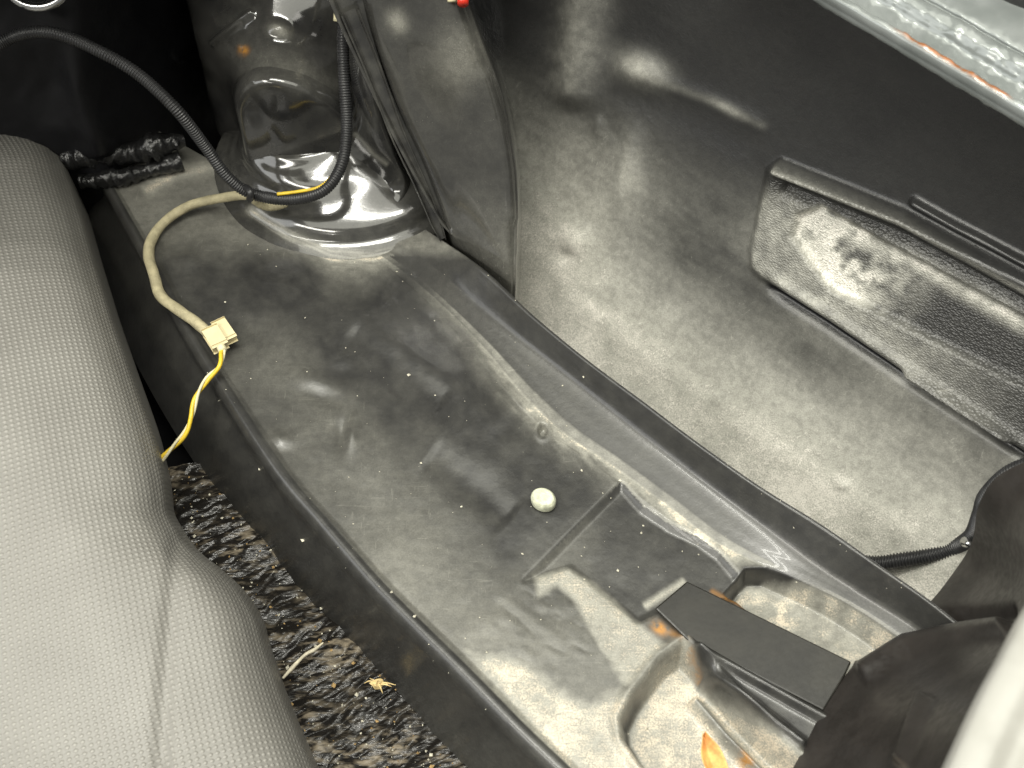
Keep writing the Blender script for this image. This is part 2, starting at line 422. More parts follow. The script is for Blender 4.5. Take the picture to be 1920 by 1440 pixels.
h += 0.003 * smooth(14, -8, srl) + 0.006 * ridge(px, py, [(1300, 1215), (1400, 1272), (1560, 1362)], 9, 0.04)
h += 0.006 * ridge(px, py, [(1318, 1262), (1420, 1335), (1510, 1405)], 8, 0.04)
h += 0.010 * ridge(px, py, [(1300, 1290), (1370, 1370), (1450, 1450)], 10, 0.05)
wet = smooth(1.0, 0.5, np.hypot((px - 1040) / 170, (py - 1165) / 110)) * (sdf(px, py, [(1000, 1075), (1060, 1062), (1110, 1085), (1195, 1165), (1250, 1210), (1180, 1300), (1120, 1215), (1075, 1125), (1045, 1100), (1010, 1120)]) > 0)
h += (0.0022 * np.abs(fbm((px * .8 + py * .6) / 70, (py * .8 - px * .6) / 30, 2))) * wet
G2 = G.copy(); G2[..., 2] += h * infl[None, :]
# dust map of the floor, with some painted sheen and shade
blot = fbm(px / 130, py / 130, 3); fine = fbm(px / 22, py / 22, 3)
along = fbm((px + py) / 60, (px - py) / 14, 3)
dust = 0.125 + 0.36 * blot + 0.10 * fine + 0.20 * gauss(px, py, 760, 1040, 170, 110, 40) + 0.12 * gauss(px, py, 560, 800, 120, 160, 20)  # lower-left haze: dust, with some ceiling sheen put in
dust += 0.22 * smooth(950, 1200, py - 0.25 * (px - 800)) * smooth(1500, 1100, px)
dust += 0.25 * smooth(520, 400, py) * smooth(900, 600, px)
dc, _ = seg_dist(px, py, [(845, 530), (900, 600), (985, 728), (1060, 805), (1150, 860), (1240, 930), (1340, 1010), (1440, 1050), (1600, 1105)])
dust += 0.9 * np.exp(-(dc / (16 + 34 * np.clip(along + 0.25, 0, 1))) ** 2) * (0.75 + 1.3 * fine) + 0.25 * np.exp(-(dc / 60) ** 2)
dust += 0.5 * ridge(px, py, [(262, 362), (330, 325), (425, 308)], 14)
da, _ = seg_dist(px, py, [(470, 395), (540, 440), (620, 475), (700, 482), (770, 466), (830, 452)])
stre = fbm(da / 4.0, px / 70, 3)
dust += (0.5 + 1.2 * stre) * np.exp(-(da / 20) ** 2) + 0.25 * np.exp(-(da / 45) ** 2) * (0.6 + along)
dust -= 0.14 * gauss(px, py, 740, 640, 190, 100, 35) + 0.08 * gauss(px, py, 880, 760, 140, 60, 35) + 0.08 * gauss(px, py, 900, 920, 90, 40, 35)
dust = np.where(sp < 3, 0.09 + 0.10 * fine + 0.1 * blot + 0.15 * smooth(1150, 1060, px), dust)
tan1 = [(1000, 1075), (1060, 1062), (1110, 1085), (1195, 1165), (1250, 1210), (1180, 1300), (1120, 1215), (1075, 1125), (1045, 1100), (1010, 1120)]
dust = np.maximum(dust, 0.85 * smooth(12, -10, sdf(px, py, tan1) + 10 * fine))
tan2 = [(868, 1216), (905, 1226), (985, 1232), (1040, 1280), (1100, 1315), (1180, 1290), (1240, 1230), (1300, 1180), (1420, 1300), (1560, 1480), (1500, 1620), (1150, 1600), (1010, 1400), (930, 1300)]
dust = np.maximum(dust, (0.95 + 0.25 * fine) * smooth(30, -26, sdf(px, py, tan2) + 30 * fine))  # tan dust; soft upper edge is a reflection's shadow line painted in
dust = np.maximum(dust, (0.85 + 0.6 * fine) * smooth(4, -8, sb + 6 * fine))
dust -= 0.9 * np.exp(-((sb + 3) / 9) ** 2) * smooth(1750, 1500, px) + 0.9 * np.exp(-((sc_ + 8) / 9) ** 2) * smooth(1240, 1180, px)
dust = np.maximum(dust, 0.9 * ridge(px, py, [(1205, 1135), (1290, 1082)], 9))
dust = dust + (0.08 + 0.12 * fine - dust) * smooth(12, -6, srl) - 0.5 * ridge(px, py, [(1310, 1295), (1370, 1370), (1450, 1450)], 9, .04)
jj = np.arange(K0)[None, :]
dust = np.where(jj < 30, 0.05 + 0.25 * smooth(1150, 1400, py) * np.clip(blot + 0.2, 0, 1), dust)
dust = np.where(jj > 250, 0.05 + 0.1 * blot, np.where(jj > 243, dust * 0.5 , dust))
dust = np.where((jj > 243) & (py < 500), np.maximum(dust, (0.38 + 0.5 * fine) * smooth(500, 455, py)), dust)
strip = (jj > 247) & (jj < 262) & (py > 480); dust = np.where(strip, 0.12 + 0.15 * blot, dust)
rust = 1.4 * gauss(px, py, 1236, 1178, 13, 9, 40) + 0.35 * ridge(px, py, [(1290, 1215), (1318, 1265)], 4) + 1.1 * gauss(px, py, 1405, 1412, 9, 18, -30) + .4 * gauss(px, py, 1265, 1190, 20, 8, 30) + 0.5 * ridge(px, py, [(1330, 1100), (1420, 1150)], 5)
rgh = 0.0 * px
dust = np.maximum(dust, .075 + .10 * fine)
fl = sheet('floor_panel', G2, M['floor'], BODY, {'dust': np.clip(dust, 0, 1), 'rust': np.clip(rust, 0, 1), 'rough': rgh})

# ---- quarter panel: a profile swept along the lip
dvec = np.array([0.265, -0.248, 0]); dvec /= np.linalg.norm(dvec); nvec = np.array([0.683, 0.730, 0]); O0 = np.array([0.017, 0.063, 0])
profile = np.array([(0.0, -0.135), (0.02, -0.132), (0.045, -0.112), (0.075, -0.070), (0.110, -0.005), (0.145, 0.075), (0.175, 0.155), (0.192, 0.23), (0.197, 0.30), (0.195, 0.36)])
pr = resample(profile, 420); ss = np.linspace(-0.42, 0.46, 520)
G = O0 + ss[:, None, None] * dvec + pr[None, :, :1] * nvec + pr[None, :, 1:] * np.array([0, 0, 1.0])
px, py = proj(G); N = facing(G, normals(G))
h = 0.004 * fbm(ss[:, None] * 9 + 0 * px, pr[None, :, 1] * 9 + 0 * px, 3)
emb = [(1466, 305), (1446, 318), (1412, 470), (1414, 500), (1432, 518), (1560, 600), (1700, 695), (1960, 865), (2100, 960), (2100, 620), (1920, 530), (1700, 402)]
se = sdf(px, py, emb); h += 0.0055 * smooth(12, -6, se) + 0.004 * np.exp(-((se + 12) / 9) ** 2) * smooth(1430, 1480, px)
h -= 0.005 * np.exp(-((se - 13) / 10) ** 2) * smooth(-390, -300, py - 0.55 * px) * smooth(1420, 1470, px)
poc = [(1488, 440), (1500, 400), (1540, 385), (1700, 470), (1960, 610), (2100, 700), (2100, 830), (1960, 740), (1700, 610), (1560, 540)]
so = sdf(px, py, poc); h -= 0.007 * smooth(6, -8, so)
h += 0.008 * ridge(px, py, [(1455, 310), (1700, 404), (1960, 542)], 10, 0.02) - 0.006 * ridge(px, py, [(1470, 345), (1700, 440), (1960, 580)], 14, 0.02) + 0.008 * ridge(px, py, [(1690, 690), (1800, 756), (1915, 826)], 10, 0.1)
h += 0.007 * ridge(px, py, [(1705, 372), (1800, 425), (1960, 510)], 7, 0.05)
h += 0.0012 * ridge(px, py, [(1150, 120), (1230, 150), (1340, 190), (1445, 243)], 16, 0.1) - 0.0012 * ridge(px, py, [(1150, 170), (1240, 200), (1440, 280)], 36, 0.15)
h += 0.004 * gauss(px, py, 1205, 135, 45, 30, 20) + 0.010 * ridge(px, py, [(1100, -120), (1088, 60), (1075, 220)], 38, 0.15)
for cx, cy, rx, ry, a, hh in ((1180, 310, 22, 60, 5, .004), (1122, 235, 12, 22, 0, .003), (1082, 450, 28, 30, 0, .005), (1165, 370, 20, 40, 10, .003), (1060, 480, 20, 14, 0, -.003), (1350, 750, 18, 14, 0, .001), (1580, 910, 16, 10, 0, .002)):
    h += hh * gauss(px, py, cx, cy, rx, ry, a)
h += 0.002 * fbm(px / 30, py / 30, 3) * gauss(px, py, 1140, 350, 110, 150)
G2 = G + N * h[..., None]
blot = fbm(px / 110 + 3, py / 110, 4); fine = fbm(px / 20, py / 20, 3); dia = fbm((px * 0.55 - py * 0.83) / 16, (px * 0.83 + py * 0.55) / 70, 3)
lowd, _ = seg_dist(px, py, lip_t)
dust = 0.38 + 0.60 * smooth(300, 20, lowd) + 0.30 * blot + 0.18 * dia
dust *= 0.06 + 0.94 * smooth(-30, 190, py - 150 - 0.45 * (px - 1050))                  # cleaner upper wall; also paints in the overhang's shade
dust -= 0.26 * gauss(px, py, 1320, 470, 190, 85, 35) + 0.12 * gauss(px, py, 1560, 720, 160, 60, 33)
dust += 0.6 * gauss(px, py, 1205, 128, 45, 26, 20) + 0.12 * ridge(px, py, [(1220, 145), (1340, 192), (1445, 243)], 8) + 0.3 * gauss(px, py, 1365, 203, 32, 9, 28) + (0.26 + 0.4 * fine) * np.clip(ridge(px, py, [(1110, -90), (1092, 60), (1070, 200)], 42, 0.2), 0, 1)  # smudges of dust; the vertical streak is a painted glare
dust += 0.22 * gauss(px, py, 1060, 430, 130, 190) + 0.35 * gauss(px, py, 1080, 445, 26, 28) + 0.25 * gauss(px, py, 1180, 320, 22, 60)
we = smooth(9, -9, se); tl, _ = seg_dist(px, py, [(1466, 305), (1700, 402), (1960, 548), (2100, 640)])
frame = (0.44 + 0.6 * fine) * smooth(30, 90, tl) * smooth(1980, 1550, px) + 0.06
frame += 0.35 * np.exp(-((tl - 8) / 8) ** 2)
dust = dust * (1 - we) + we * frame
inp = smooth(6, -8, so); lf_ = smooth(1900, 1620, px + 1.0 * (py - 450))
rag = np.clip(1.15 + 3.2 * fine + 1.2 * blot - 0.9 * gauss(px, py, 1625, 485, 60, 26, 25), 0.1, 1.3)
dust = dust * (1 - inp) + inp * (0.05 + lf_ * rag)
dust = np.maximum(dust, (0.95 + 0.8 * fine) * ridge(px, py, [(1500, 402), (1700, 486), (1960, 628)], 19, 0.02))
dust -= 0.5 * np.exp(-((se - 10) / 10) ** 2) * smooth(-380, -300, py - 0.55 * px) * smooth(1425, 1470, px)
rgh = 0.36 * smooth(6, -6, se) + 0.03
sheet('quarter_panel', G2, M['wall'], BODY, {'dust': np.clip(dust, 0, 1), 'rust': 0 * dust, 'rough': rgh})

# ---- wheel arch: stepped tower
st = [(-.143, .25, .119, -.004), (-.142, .25, .112, .001), (-.142, .25, .107, .004), (-.141, .25, .103, .009), (-.142, .25, .097, .0130), (-.156, .251, .079, .0205), (-.169, .246, .064, .0280), (-.175, .244, .056, .0320), (-.177, .2475, .053, .0365), (-.178, .251, .0505, .042), (-.178, .252, .047, .044)]
NS, NA = 230, 300
c = spline(np.array(st), np.linspace(0, len(st) - 1, NS)); a = np.linspace(0, 2 * math.pi, NA)
G = np.stack([c[:, None, 0] + c[:, None, 2] * np.sin(a), c[:, None, 1] - c[:, None, 2] * np.cos(a), c[:, None, 3] + 0 * a], -1)
zz = G[..., 2].copy(); G[..., 2] += .20 * (G[..., 1] - .148) * smooth(-.21, -.13, G[..., 0]) * smooth(.002, .012, zz) * smooth(.06, .02, zz)
px, py = proj(G); G[..., 2] += 0.0010 * fbm(G[..., 0] * 14, G[..., 1] * 14, 1) * smooth(0, .02, zz)
da, _ = seg_dist(px, py, [(470, 395), (540, 440), (620, 475), (700, 482), (770, 466), (830, 452)])
fine = fbm(px / 18, py / 18, 3)
stre = fbm(da / 3.0, px / 60, 3)
dust = 0.12 + (0.45 + 1.2 * stre) * np.exp(-(da / 12) ** 2) + 0.12 * fine
sheet('strut_tower', G[:, ::-1], M['tower'], BODY, {'dust': np.clip(dust, 0, 1)[:, ::-1], 'rust': 0 * dust, 'rough': 0 * dust})

# ---- wheel house overhanging the stepped face, and the curved gusset beside it
st = [(0.0, .2035, -.178), (.55, .2035, -.178), (.86, .2035, -.178), (.94, .2050, -.178), (.99, .2095, -.178), (1.015, .216, -.178), (1.06, .226, -.177), (1.25, .247, -.177), (1.75, .280, -.174), (2.25, .312, -.168), (2.75, .345, -.162), (3.2, .37, -.156), (3.7, .385, -.150)]
NS = 300
c = spline(np.array(st), np.linspace(0, len(st) - 1, NS))
a = np.linspace(-.22, 1.0, 300) * math.pi * 1.0
a = np.linspace(0, 1, 340); arcx = np.empty(340); arcz = np.empty(340)
q = a * 1.9 - .45                                  # left leg, arch, right leg
m0 = q < 0; m1 = q > 1; mm = ~(m0 | m1); th = np.clip(q, 0, 1) * math.pi
arcx = -np.cos(th) * np.where(th > math.pi / 2, 1.10, 1.0); arcz = np.sin(th) - np.where(m0, -q, 0) * 3.4 - np.where(m1, q - 1, 0) * 3.4
bx = np.linspace(arcx[-1], arcx[0], 60)[1:]; arcx = np.concatenate([arcx, bx]); arcz = np.concatenate([arcz, np.full(59, arcz[0])])
leg = smooth(.5, -.5, arcz)[None, :]; sx = c[:, None, 0] * (1 - leg) + np.minimum(c[:, None, 0], 2.1) * leg
G = np.stack([c[:, None, 2] + .0470 * sx * arcx, c[:, None, 1] + 0 * arcx, .070 + .0455 * c[:, None, 0] * arcz], -1)
G[..., 1] += 3.5 * (G[..., 0] + .178) ** 2 * smooth(2.0, 1.0, c[:, None, 0])
G[..., 2] = np.maximum(G[..., 2], -.03) + .012 * smooth(.6, -.6, arcx)[None, :] * smooth(0, 1, c[:, None, 0]) - .010 * smooth(.2, 1.0, arcx)[None, :] * smooth(.5, 1, c[:, None, 0])
px, py = proj(G); N = facing(G, normals(G))
h = (0.005 * fbm(G[..., 0] * 14, G[..., 2] * 14, 3) + 0.003 * gauss(px, py, 430, 100, 26, 16) - 0.006 * gauss(px, py, 600, 90, 70, 40) + 0.003 * gauss(px, py, 450, 88, 8, 5) + 0.003 * gauss(px, py, 470, 104, 8, 5)
     + 0.004 * ridge(px, py, [(395, 85), (480, 20)], 7) + 0.006 * gauss(px, py, 525, 58, 20, 13, 15)) * smooth(1.02, 1.4, c[:, None, 0])
dust = 0.07 + 0.16 * fbm(px / 40, py / 40, 3) + 0.12 * gauss(px, py, 520, 125, 110, 40, 15) * (c[:, None, 0] > 1.02) + 0.6 * gauss(px, py, 525, 60, 18, 10, 20) + 0.1 * gauss(px, py, 560, 150, 120, 30)  # broad pale patch on top is ceiling reflection painted as dust
sheet('wheel_house', G + N * h[..., None], M['tower'], BODY, {'dust': np.clip(dust, 0, 1), 'rust': gauss(px, py, 458, 95, 8, 8), 'rough': 0 * dust})
rows = []
for L, R, z in (((640, 40), (672, 30), .16), ((640, 130), (696, 120), .135), ((648, 215), (716, 205), .10), ((655, 285), (742, 282), .062), ((668, 330), (765, 345), .026), ((640, 350), (752, 392), .012)):
    L = np.array(L, float); R = np.array(R, float)
    rows.append([at(*(L * (1 - f) + R * f), z + dz) for f, dz in ((0, -.020), (.3, -.006), (.6, .004), (.85, .006), (1, .002), (1.12, -.014))])
G = loft(rows, 200, 120); px, py = proj(G); d = np.clip(.06 + .2 * fbm(px / 30, py / 30, 3) + .5 * ridge(px, py, [(662, 246), (700, 290), (730, 312)], 5), 0, 1)
sheet('gusset', G, M['tower'], BODY, {'dust': d, 'rust': 0 * d, 'rough': 0 * d})

# ---- inner wing skin right of the tower
rows = []
for L, R, z in (((845, 480), (968, 580), -.03), ((838, 440), (971, 500), .015), ((792, 320), (972, 330), .07), ((735, 190), (948, 190), .12), ((690, 60), (903, 60), .17), ((655, -60), (860, -60), .21)):
    L = np.array(L, float); R = np.array(R, float); r = []
    for f, dz in ((0, -.02), (0.05, -.002), (0.3, .004), (0.6, .010), (0.82, .011), (0.93, .006), (1.0, -.006)):
        q = L * (1 - f) + R * f; r.append(at(q[0], q[1], z + dz))
    vv = r[-1] - CAM; e = r[-1] + 0.10 * vv / np.linalg.norm(vv) + 0.004 * nvec; r.append(e); rows.append(r)
G = loft(rows, 240, 200); px, py = proj(G); N = facing(G, normals(G))
h = 0.0012 * fbm(px / 160, py / 160, 2)
h -= 0.004 * gauss(px, py, 850, 260, 70, 110, -20)
h += 0.003 * ridge(px, py, [(905, 120), (938, 220), (955, 320), (958, 430)], 13)
dust = 0.08 + 0.14 * fbm(px / 90, py / 90, 3) + 0.28 * smooth(330, 520, py) + 0.35 * gauss(px, py, 860, 110, 50, 60) + 0.6 * gauss(px, py, 745, 40, 22, 16, 60)  # dusty foot; broad pale patch higher up is a painted highlight
sheet('inner_wing', G + N * h[..., None], M['tower'], BODY, {'dust': np.clip(dust, 0, 1), 'rust': 0 * dust, 'rough': 0 * dust})

# ---- brace rail from the wing down to the floor, with its bolt
def rail(name, pts_top, wpx, mat, z0, z1, parent):
    p = resample(pts_top, 80); z = np.linspace(z0, z1, 80); mid = at(p[:, 0], p[:, 1], z)
    t = np.gradient(mid, axis=0); t /= np.linalg.norm(t, axis=1, keepdims=True)
    view = CAM - mid; view /= np.linalg.norm(view, axis=1, keepdims=True)
    side = np.cross(t, view); side /= np.linalg.norm(side, axis=1, keepdims=True); out = np.cross(side, t)
    if (out[40] @ view[40]) < 0: out = -out
    prof = [(-1, -.012), (-1, .003), (-.92, .0055), (-.78, .0055), (-.68, .002), (-.55, 0), (.5, 0), (.66, .001), (.78, .004), (.92, .004), (1, .002), (1, -.012)]
    tp = np.interp(np.linspace(0, 1, 80), (0, .6, .93, 1), (1.25, 1.0, .8, .45))
    G = np.stack([mid + side * (a * wpx * tp)[:, None] + out * b for a, b in prof], 1)
    G = np.swapaxes(spline(np.swapaxes(G, 0, 1), np.linspace(0, len(prof) - 1, 50)), 0, 1)
    px, py = proj(G); d = np.clip(0.12 + 0.3 * fbm(px / 25, py / 25, 3), 0, 1)
    return sheet(name, G, mat, parent, {'dust': d, 'rust': 0 * d, 'rough': 0 * d})
br = rail('brace_rail', [(625, -80), (672, 40), (720, 150), (775, 270), (825, 370), (862, 440)], 0.0125, M['tower'], .22, .012, BODY)
b0 = at(852, 428, .022)
tube('bolt', [b0 + [0, 0.002, -.006], b0 + [0.0, -0.0006, .002], b0 + [0, -0.001, .0035]], [.0052, .0050, .0028], M['steel'], br, ns=6, pts=8)
rail('seam_flange', [(655, 20), (700, 130), (745, 250), (790, 350), (830, 448)], 0.006, M['tower'], .185, .008, BODY)

# ---- bulkhead behind and lumpy sealer at its foot
rows = []
for z in (-.12, 0.0, .1, .2, .32, .42):
    rows.append([(x, .235 + .10 * max(0, z) - 0.10 * x * x + .20 * float(smooth(-.34, -.26, np.array(x))), z) for x in (-.75, -.6, -.45, -.38, -.34, -.30, -.26, -.2, -.1, .05, .15)])
G = loft(rows, 120, 200); px, py = proj(G)
G[..., 1] -= 0.010 * ridge(px, py, [(150, -40), (160, 150), (200, 300)], 30) + 0.012 * fbm(px / 80, py / 80, 3) + .012 * ridge(px, py, [(330, 110), (400, 10)], 16)
sheet('bulkhead', G, M['deep'], BODY)
def lumpy(name, path, r, mat, parent, amp=0.5, n=160, ns=20, seed=0):
    V, f = tube_arrays(path, r, ns=ns, pts=n); V = V.reshape(n, ns, 3); cc = V.mean(1, keepdims=True)
    aa = 2 * math.pi * np.arange(ns) / ns; k = 1 + amp * 2.2 * fbm(np.arange(n)[:, None] * 22.0 / n + seed + 0.9 * np.cos(aa)[None, :], 30 + 0.9 * np.sin(aa)[None, :] + 0 * np.arange(n)[:, None], 2)
    return raw(name, (cc + (V - cc) * k[..., None]).reshape(-1, 3), f, mat, parent)
lumpy('seam_sealer', [at(120, 300, .02), at(180, 288, .024), at(235, 290, .018), at(290, 275, .022), at(345, 262, .02)], [.010, .012, .008, .012, .006], M['sealer'], BODY, 0.4)
lumpy('seam_sealer', [at(150, 340, .006), at(210, 335, .008), at(270, 322, .006), at(340, 300, .008)], [.006, .008, .006, .009], M['sealer'], BODY, 0.4, seed=5)

# ---- unseen shelf above the deep end, cut to shape shade and reflections
q = [(-.9, .0), (-.30, .02), (-.235, .20), (.14, .22), (.14, 1.0), (-.9, 1.0)]
V = [(x, y, .43) for x, y in q] + [(x, y, .45) for x, y in q]
raw('shade_shelf', V, [(0, 1, 2, 3, 4, 5), (11, 10, 9, 8, 7, 6)] + [(k, k + 6, (k + 1) % 6 + 6, (k + 1) % 6) for k in range(6)], M['deep'], BODY, flat=True)

# ---- silver boot rim, upper right: hem, gutter, outer skin
e0, e1 = at(1440, -72, .285), at(2050, 290, .285)
tt = np.linspace(-.2, 1.25, 290); base = e0 + tt[:, None] * (e1 - e0)
dx = (e1 - e0) / np.linalg.norm(e1 - e0); nx = np.array([-dx[1], dx[0], 0]) * (1 if -dx[1] > 0 else -1)
pf = np.array([(.030, -.030), (.004, -.012), (0, -.004), (0, .001), (.003, .003), (.007, .0015), (.016, .002), (.019, .006), (.022, .010), (.027, .0115), (.032, .009), (.035, .012), (.06, .016), (.10, .018), (.17, .012), (.24, -.03)])
pf = spline(pf, np.linspace(0, len(pf) - 1, 130))
G = base[:, None] + pf[None, :, :1] * nx + pf[None, :, 1:] * np.array([0, 0, 1.0])
px, py = proj(G)
wob = fbm(px / 22, py / 22, 2)
G[..., 2] += 0.004 * wob * smooth(0.0, .004, pf[None, :, 0]) * smooth(.05, .02, pf[None, :, 0]) + 0.004 * fbm(px / 70, py / 70, 2) * smooth(.03, .06, pf[None, :, 0])
rust = 1.0 * np.exp(-((pf[None, :, 0] - .003) / .0015) ** 2) * smooth(1660, 1720, px) * smooth(1905, 1880, px) * (pf[None, :, 1] > -.002)
sheet('boot_rim', G, M['silver'], BODY, {'rust': np.clip(rust, 0, 1)})

# ---- tail panel and silver sill, lower right
bot = [(1455, 1500, .0), (1500, 1420, .0), (1545, 1332, .001), (1600, 1250, .0), (1660, 1195, -.002), (1742, 1132, -.005), (1798, 1062, .0), (1824, 1010, .03), (1834, 950, .07), (1866, 896, .10), (1935, 858, .12), (2010, 830, .13)]
top = [(1745, 1500, .30), (1775, 1440, .30), (1808, 1368, .30), (1845, 1290, .30), (1875, 1235, .30), (1903, 1180, .30), (1925, 1140, .30), (1960, 1080, .30), (1985, 1020, .30), (2005, 960, .30), (2040, 900, .30), (2080, 860, .30)]
B = np.array([at(*p) for p in bot]); T = np.array([at(*p) for p in top])
back = np.array([0.5, 0.1, 0.0]) 
rows = []
for f, o in ((0, 0), (.12, .018), (.3, .030), (.55, .034), (.8, .024), (1.0, .012)):
    rows.append(B * (1 - f) + T * f + o * np.array([.8, -.5, -.3]))
G = loft(rows, 150, 220); px, py = proj(G); N = facing(G, normals(G))
h = 0.005 * fbm(px / 160, py / 160, 2) - 0.010 * ridge(px, py, [(1600, 1235), (1680, 1185), (1780, 1160), (1910, 1146)], 12, 0.05) + .008 * ridge(px, py, [(1610, 1270), (1700, 1210), (1900, 1175)], 20, 0.05) + .006 * ridge(px, py, [(1690, 1440), (1720, 1350), (1740, 1300)], 12)
sheet('tail_panel', G + N * h[..., None], M['cover'], BODY)
p = resample(top, 200); E = at(p[:, 0], p[:, 1], .305)
t = np.gradient(E, axis=0); t /= np.linalg.norm(t, axis=1, keepdims=True); nn = np.stack([-t[:, 1], t[:, 0], 0 * t[:, 0]], 1)
if nn[50][0] < 0: nn = -nn
pf = np.array([(.02, -.03), (.001, -.012), (0, -.004), (.001, .001), (.005, .004), (.012, .005), (.02, .003), (.03, .006), (.06, .012), (.12, .010), (.2, -.02)]); pf = spline(pf, np.linspace(0, len(pf) - 1, 70))
G = E[:, None] + nn[:, None] * pf[None, :, :1] + pf[None, :, 1:] * np.array([0, 0, 1.0])
sheet('boot_sill', G, M['sill'], BODY, {'rust': np.zeros(G.shape[:2])})

# ---- strap bracket on the floor
plate('bracket_strap', [at(x, y, .0028) for x, y in ((1228, 1140), (1288, 1089), (1440, 1163), (1597, 1240), (1586, 1264), (1545, 1332), (1410, 1262), (1292, 1202))], .0025, M['strap'], BODY)

raw('boot_floor', [(-1.2, -1.0, -.145), (1.0, -1.0, -.145), (1.0, .7, -.145), (-1.2, .7, -.145)], [(0, 1, 2, 3)], M['deep'], BODY, flat=True)

# ------------------------------------------------------------------ floor of the boot under the mat
g = np.linspace(0, 1, 480)
P00, P10, P01, P11 = at(-60, 905, -.08), at(600, 850, -.08), at(-20, 1560, -.08), at(1040, 1560, -.08)
U, Vv = np.meshgrid(g, g); G = ((1 - U) * (1 - Vv))[..., None] * P00 + (U * (1 - Vv))[..., None] * P10 + ((1 - U) * Vv)[..., None] * P01 + (U * Vv)[..., None] * P11
px, py = proj(G); ca, sa = math.cos(math.radians(-33)), math.sin(math.radians(-33))
u = px * ca + py * sa; v = -px * sa + py * ca
wr = fbm(px / 120, py / 120, 2) * 60
G[..., 2] += 0.014 * fbm(u / 130, v / 70, 3) + 0.009 * np.abs(fbm((u + wr) / 80, (v + wr) / 24, 2)) + 0.0035 * fbm((u + wr) / 34, (v + wr) / 10, 2) 
tagged = sheet('boot_floor_sheet', G, M['tar'])
tag(tagged, 'crinkled shiny black tar sheet on the boot floor between grey mat and black panel', 'floor sheet')

# ------------------------------------------------------------------ grey vinyl mat
sil = [(40, 95), (88, 140), (100, 220), (120, 310), (150, 400), (178, 500), (212, 610), (250, 720), (285, 820), (304, 900), (312, 965), (345, 1022), (400, 1070), (450, 1112), (478, 1160), (500, 1230), (530, 1310), (560, 1380), (592, 1455), (650, 1580), (760, 1800)]
sy = np.linspace(95, 1800, 52); sa = np.array(sil, float); sx = np.interp(sy, sa[:, 1], sa[:, 0])
ker = np.exp(-(np.arange(-16, 17) / 8.0) ** 2); ker /= ker.sum()
lin = np.polyval(np.polyfit(sy, sx, 2), sy); ssm = lin + np.convolve(np.pad(sx - lin, 16, mode='edge'), ker, 'valid')
rows = []
for k in range(52):
    ex, ey, f = sx[k], sy[k], k / 51; ze = .02 - .055 * float(smooth(.2, .95, np.array(f))); topd = -0.10 * (1 - float(smooth(0, .12, np.array(f))))
    r = []
    for off, dz in ((-16, -.07), (-7, -.022), (0, 0), (14, .012), (36, .024), (76, .035), (150, .044), (260, .052), (400, .056), (560, .058), (760, .058), (1000, .055), (1400, .04)):
        m = float(smooth(0, 260, np.array(off)))
        r.append(at(ex * (1 - m) + ssm[k] * m - off, ey + (-.02 - .3 * f) * max(0, off), ze + dz + (topd if off > 0 else 0)))
    rows.append(r)
rows.insert(0, [p + np.array([-.01, .03, -.09]) for p in rows[0]])
G = loft(rows, 520, 360); px, py = proj(G); N = facing(G, normals(G))
h = 0.002 * fbm(px / 260, py / 260, 2)
h -= 0.0028 * ridge(px, py, [(332, 985), (328, 1060), (320, 1150), (308, 1300), (300, 1480)], 18, 0.12)
h += 0.0015 * ridge(px, py, [(360, 1050), (395, 1150), (420, 1270), (450, 1440)], 45, 0.1)
G2 = G + N * h[..., None]
mn = N[60:-60, 60:-120].mean((0, 1)); mn /= np.linalg.norm(mn)
e1 = np.array([math.cos(.3), -math.sin(.3), 0]); e1 -= mn * (e1 @ mn); e1 /= np.linalg.norm(e1); e2 = np.cross(mn, e1)
du, dv = G @ e1, G @ e2
mt = sheet('vinyl_mat', G2, M['vinyl'], None, uv=np.stack([du, dv], -1))
tag(mt, 'grey dimpled vinyl mat folded upright along the left side', 'mat')
so_ = mt.modifiers.new('thickness', 'SOLIDIFY'); so_.thickness = 0.002; so_.offset = -1

# ------------------------------------------------------------------ cables
cab = empty('wiring_conduit', at(470, 370, .03))
pts = [(-60, 130, .16), (0, 82, .16), (50, 62, .165), (110, 64, .165), (190, 98, .155), (260, 140, .14), (330, 205, .12), (385, 275, .085), (425, 330, .06), (470, 362, .045), (540, 374, .045), (605, 358, .055), (640, 310, .07), (650, 240, .09), (645, 150, .12), (643, 60, .15), (652, -30, .18), (660, -80, .2)]
o1 = tube('ribbed_sleeve', [at(*p) for p in pts], .0046, M['conduit'], None, ns=12, pts=1500, rib=.0021, ribdepth=.00035)
o2 = tube('yellow_wire', [at(520, 364, .050), at(560, 359, .053), at(600, 350, .058), at(628, 325, .066)], .0014, M['yellow'], None, ns=8, pts=40)
o3 = tube('yellow_wire', [at(632, 40, .150), at(634, 10, .16), at(636, -40, .18)], .0032, M['cream'], None, ns=8, pts=20)
o4 = tube('tie', [at(462, 352, .052), at(470, 362, .054), at(468, 374, .044)], .003, M['conduit'], None, ns=8, pts=12)
under(cab, o1, o2, o3, o4)
tag(cab, 'black ribbed wiring conduit looping in front of the wheel arch tower', 'cable')

lead = empty('taped_lead', at(400, 630, .01))
pts = [(464, 366, .03), (445, 367, .024), (400, 374, .014), (350, 388, .010), (310, 415, .008), (286, 446, .007), (279, 480, .007), (290, 520, .007), (302, 555, .007), (335, 582, .009), (370, 606, .011), (398, 632, .013)]
l1 = lumpy('cloth_sleeve', [at(*p) for p in pts], [.0042, .0040, .0042, .0046, .0044, .0046], M['tape'], None, 0.16, 240, 12)
pts = [(468, 366, .036), (478, 376, .032), (494, 385, .026), (510, 388, .024), (538, 383, .028)]
l2 = lumpy('cloth_sleeve', [at(*p) for p in pts], [.0032, .0036, .0036, .0032, .0026], M['tape'], None, 0.14, 80, 12, 7)
